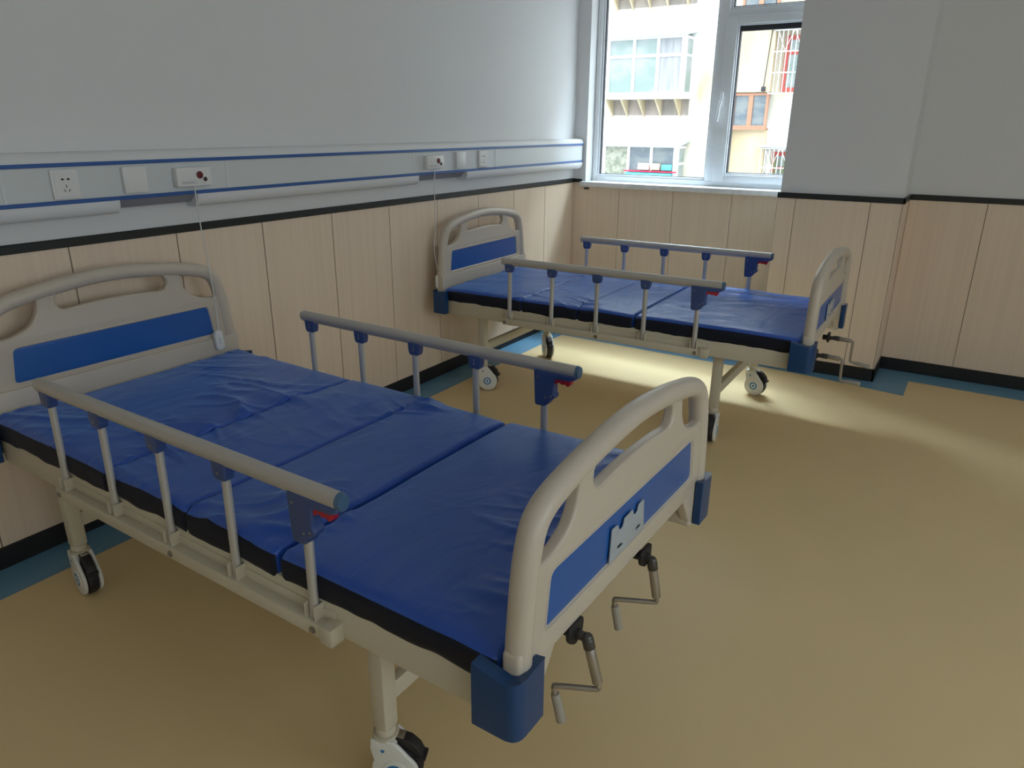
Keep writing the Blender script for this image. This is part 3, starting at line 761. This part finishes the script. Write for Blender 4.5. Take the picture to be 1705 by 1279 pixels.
# ------------------------------------------------------------------ the building across the street
G0 = -6.0; YB = 20.0; HB = 21.5
bld = tag(empty('apartment_building', (-3.5, YB, G0)), 'white apartment building with enclosed balconies, seen through the window', 'building')
def bf(bm, name, m, par=bld, **k):
    bmesh.ops.translate(bm, vec=(3.5, -YB, -G0), verts=bm.verts); return fin(bm, name, m, par, **k)
bm = bmesh.new(); box(bm, -26, 24, YB, YB + 8, G0, HB); bf(bm, 'facade_wall', 'facade', smooth=0)
bm = bmesh.new(); box(bm, -26.2, 24.2, YB - .3, YB + 8.3, HB, HB + .3); bf(bm, 'roof', 'facade_grey', smooth=0)
ST = 2.87
def bay(z, x0=-7.4, x1=-5.0, lower='A'):
    """enclosed balcony: z is the bottom of its glazing"""
    e = empty('enclosed_balcony', (x0 + 3.5, 0, z - G0), 0, bld)
    def g(bm, name, m, par=e, **k):
        bmesh.ops.translate(bm, vec=(-x0, -YB, -z), verts=bm.verts); return fin(bm, name, m, par, **k)
    yb = YB - .55; h = 1.5; W_ = x1 - x0
    bm = bmesh.new()
    box(bm, x0 - .05, x1 + .05, yb - .05, YB, z - .12, z)           # slab
    frame_rect(bm, x0, x1, z, z + h, (.12, .14, .06, .06), yb, yb + .08, bev=0)
    for t in (.36, .66): box(bm, x0 + W_ * t - .04, x0 + W_ * t + .04, yb + .003, yb + .067, z + .03, z + h - .03)
    if lower == 'A': box(bm, x0 + .1, x1 - .14, yb + .006, yb + .064, z + .97, z + 1.05)
    box(bm, x1 - .06, x1, yb + .07, YB, z, z + .06); box(bm, x1 - .06, x1, yb + .07, YB, z + 1.42, z + 1.48); box(bm, x1 - .06, x1, yb + .07, YB, z + .97, z + 1.03)
    box(bm, x0, x0 + .06, yb + .07, YB, z, z + 1.48)
    g(bm, 'balcony_frame', 'white_bay', smooth=0)
    for a, b, mm in ((.04, .345, 'foliage_glass' if lower == 'B' else 'house_glass'), (.375, .645, 'dark_glass' if lower == 'B' else 'house_glass'), (.675, .945, 'dark_glass' if lower == 'B' else 'curtain_glass')):
        bm = bmesh.new(); box(bm, x0 + W_ * a, x0 + W_ * b, yb + .04, yb + .05, z + .06, z + 1.44); g(bm, 'window_pane', mm, smooth=0)
    bm = bmesh.new(); box(bm, x1 - .03, x1 - .02, yb + .1, YB, z + .06, z + .97); box(bm, x1 - .03, x1 - .02, yb + .1, YB, z + 1.03, z + 1.42); g(bm, 'window_pane', 'house_glass', smooth=0)
    bm = bmesh.new(); prof2 = [(yb - .22, z + h - .02), (YB, z + h + .10), (YB, z + h + .14), (yb - .22, z + h + .02)]
    a = [bm.verts.new((x0 - .12, y, zz)) for y, zz in prof2]; b = [bm.verts.new((x1 + .12, y, zz)) for y, zz in prof2]
    bm.faces.new(a); bm.faces.new(b[::-1])
    for j in range(4): bm.faces.new((a[j], b[j], b[(j + 1) % 4], a[(j + 1) % 4]))
    g(bm, 'canopy', 'canopy_grey', smooth=0)
    bm = bmesh.new(); box(bm, x0, x1, YB - .03, YB, z - .55, z - .12); g(bm, 'painted_shade_band', 'facade_shade', smooth=0)  # shade under the slab, painted on as a darker strip
    bm = bmesh.new()
    for t in (.02, .22, .44, .66, .9):
        xx = x0 + W_ * t; v = [bm.verts.new((xx + s * .025, y, zz)) for s in (-1, 1) for y, zz in ((yb, z - .12), (YB, z - .12), (YB, z - .6))]
        bm.faces.new(v[:3]); bm.faces.new(v[3:][::-1]); bm.faces.new((v[0], v[3], v[4], v[1])); bm.faces.new((v[1], v[4], v[5], v[2])); bm.faces.new((v[2], v[5], v[3], v[0]))
    g(bm, 'bracket', 'facade_cream', smooth=0)
    if lower == 'B':
        for i, (a, b, zz, hh, mm) in enumerate(((.36, .95, .0, .24, 'teal_box'), (.52, .66, .30, .2, 'white_bay'), (.68, .80, .30, .2, 'peach_box'), (.82, .94, .30, .18, 'teal_box'))):
            bm = bmesh.new(); box(bm, x0 + W_ * a, x0 + W_ * b, yb - .16, yb - .02, z + zz + .52, z + zz + hh + .5, bev=.02); g(bm, 'storage_box', mm)
        bm = bmesh.new(); box(bm, x0 + W_ * .34, x1, yb - .17, yb - .02, z + .76, z + .79); g(bm, 'shelf', 'red_cloth', smooth=0)
    return e
for k, lw in ((-2, 'A'), (-1, 'B'), (0, 'A'), (1, 'A'), (2, 'A'), (3, 'A')): bay(2.27 + k * ST, lower=lw)
# right hand part: cream bay with brown windows, then the red framed window behind a white grille
bm = bmesh.new(); box(bm, -3.86, -3.66, YB - .25, YB, G0, HB); bf(bm, 'pilaster', 'facade_grey', smooth=0)
bm = bmesh.new(); box(bm, -3.66, -2.72, YB - .12, YB, G0, 1.36); bf(bm, 'stained_wall', 'facade_cream', smooth=0)
for k in (0, 1, 2):
    z = 1.39 + k * ST
    bm = bmesh.new(); box(bm, -3.68, -2.70, YB - .35, YB, z + .90, z + ST - .06); bf(bm, 'cream_bay', 'facade_cream', smooth=0)
    bm = bmesh.new(); frame_rect(bm, -3.66, -2.72, z, z + .88, .06, YB - .3, YB - .2, bev=0); box(bm, -3.24, -3.12, YB - .295, YB - .205, z + .01, z + .87); box(bm, -3.66, -2.72, YB - .32, YB, z - .05, z)
    wf = bf(bm, 'brown_window', 'brown_frame', smooth=0)
    bm = bmesh.new(); box(bm, -3.62, -2.76, YB - .25, YB - .24, z + .03, z + .85); o = bf(bm, 'window_pane', 'dark_glass', wf, smooth=0)
    # red framed window
    z = 2.30 + (k - 1) * ST
    bm = bmesh.new(); frame_rect(bm, -2.50, -1.0, z, z + 1.35, .10, YB - .06, YB + .0, bev=0); box(bm, -1.8, -1.7, YB - .055, YB, z + .01, z + 1.34); box(bm, -2.45, -1.05, YB - .05, YB, z + .9, z + .97)
    wf = bf(bm, 'red_window', 'red_frame', smooth=0)
    bm = bmesh.new(); box(bm, -2.42, -1.08, YB - .03, YB - .02, z + .05, z + 1.3); bf(bm, 'window_pane', 'house_glass', wf, smooth=0)
    gx0, gx1, gy, gz0, gz1 = -2.72, -.9, YB - .45, z - .05, z + 1.45
    bm = bmesh.new()
    for i in range(17):
        xx = gx0 + (gx1 - gx0) * i / 16; box(bm, xx - .009, xx + .009, gy, gy + .018, gz0, gz1)
    for zz in (gz0, gz0 + .5, gz0 + 1.0, gz1): box(bm, gx0, gx1, gy, gy + .02, zz - .012, zz + .012)
    for zz in (gz0, gz1): box(bm, gx0 - .01, gx0 + .01, gy, YB, zz - .012, zz + .012); box(bm, gx1 - .01, gx1 + .01, gy, YB, zz - .012, zz + .012)
    for i in range(4):
        xx = gx0 + .1 + i * .42
        tube(bm, [(xx, gy, gz1), (xx + .2, gy, gz0 + 1.02), (xx + .4, gy, gz1)], .009, 6)
    bf(bm, 'window_grille', 'white_bay', smooth=0)
    bm = bmesh.new(); box(bm, gx0 - .1, gx1 + .1, gy - .1, YB, gz1 + .03, gz1 + .07); bf(bm, 'awning', 'canopy_grey', smooth=0)
    if k == 0:
        rr = random.Random(4)
        bm = bmesh.new(); box(bm, -2.66, -1.0, YB - .40, YB - .12, z - .03, z + .05)
        for i in range(60):
            xx = rr.uniform(-2.6, -1.0); tube(bm, [(xx, YB - .3, z + .05), (xx + rr.uniform(-.08, .08), YB - .3 + rr.uniform(-.1, .1), z + rr.uniform(.4, .8)), (xx + rr.uniform(-.2, .2), YB - .3 + rr.uniform(-.1, .1), z + rr.uniform(.7, 1.35))], .012, 5)
        bf(bm, 'balcony_plants', 'leaf_green', smooth=0)
        for zz in (.35, .65):
            bm = bmesh.new(); t = bmesh.new(); bmesh.ops.create_icosphere(t, subdivisions=3, radius=1); add(bm, t, Matrix.Translation((-2.58, gy - .06, z + zz)) @ Matrix.Diagonal((.10, .06, .14, 1))); bf(bm, 'red_lantern', 'red_cloth')
bm = bmesh.new(); tube(bm, [(-2.74, YB - .4, 9), (-2.78, YB - .4, 4), (-2.86, YB - .4, 2.42)], .012, 6); box(bm, -2.91, -2.81, YB - .44, YB - .36, 2.30, 2.42, bev=.01); bf(bm, 'hanging_cable', 'gasket')
bm = bmesh.new(); box(bm, -60, 60, YO, 120, G0 - .2, G0); st(fin(bm, 'ground', 'asphalt', smooth=0))
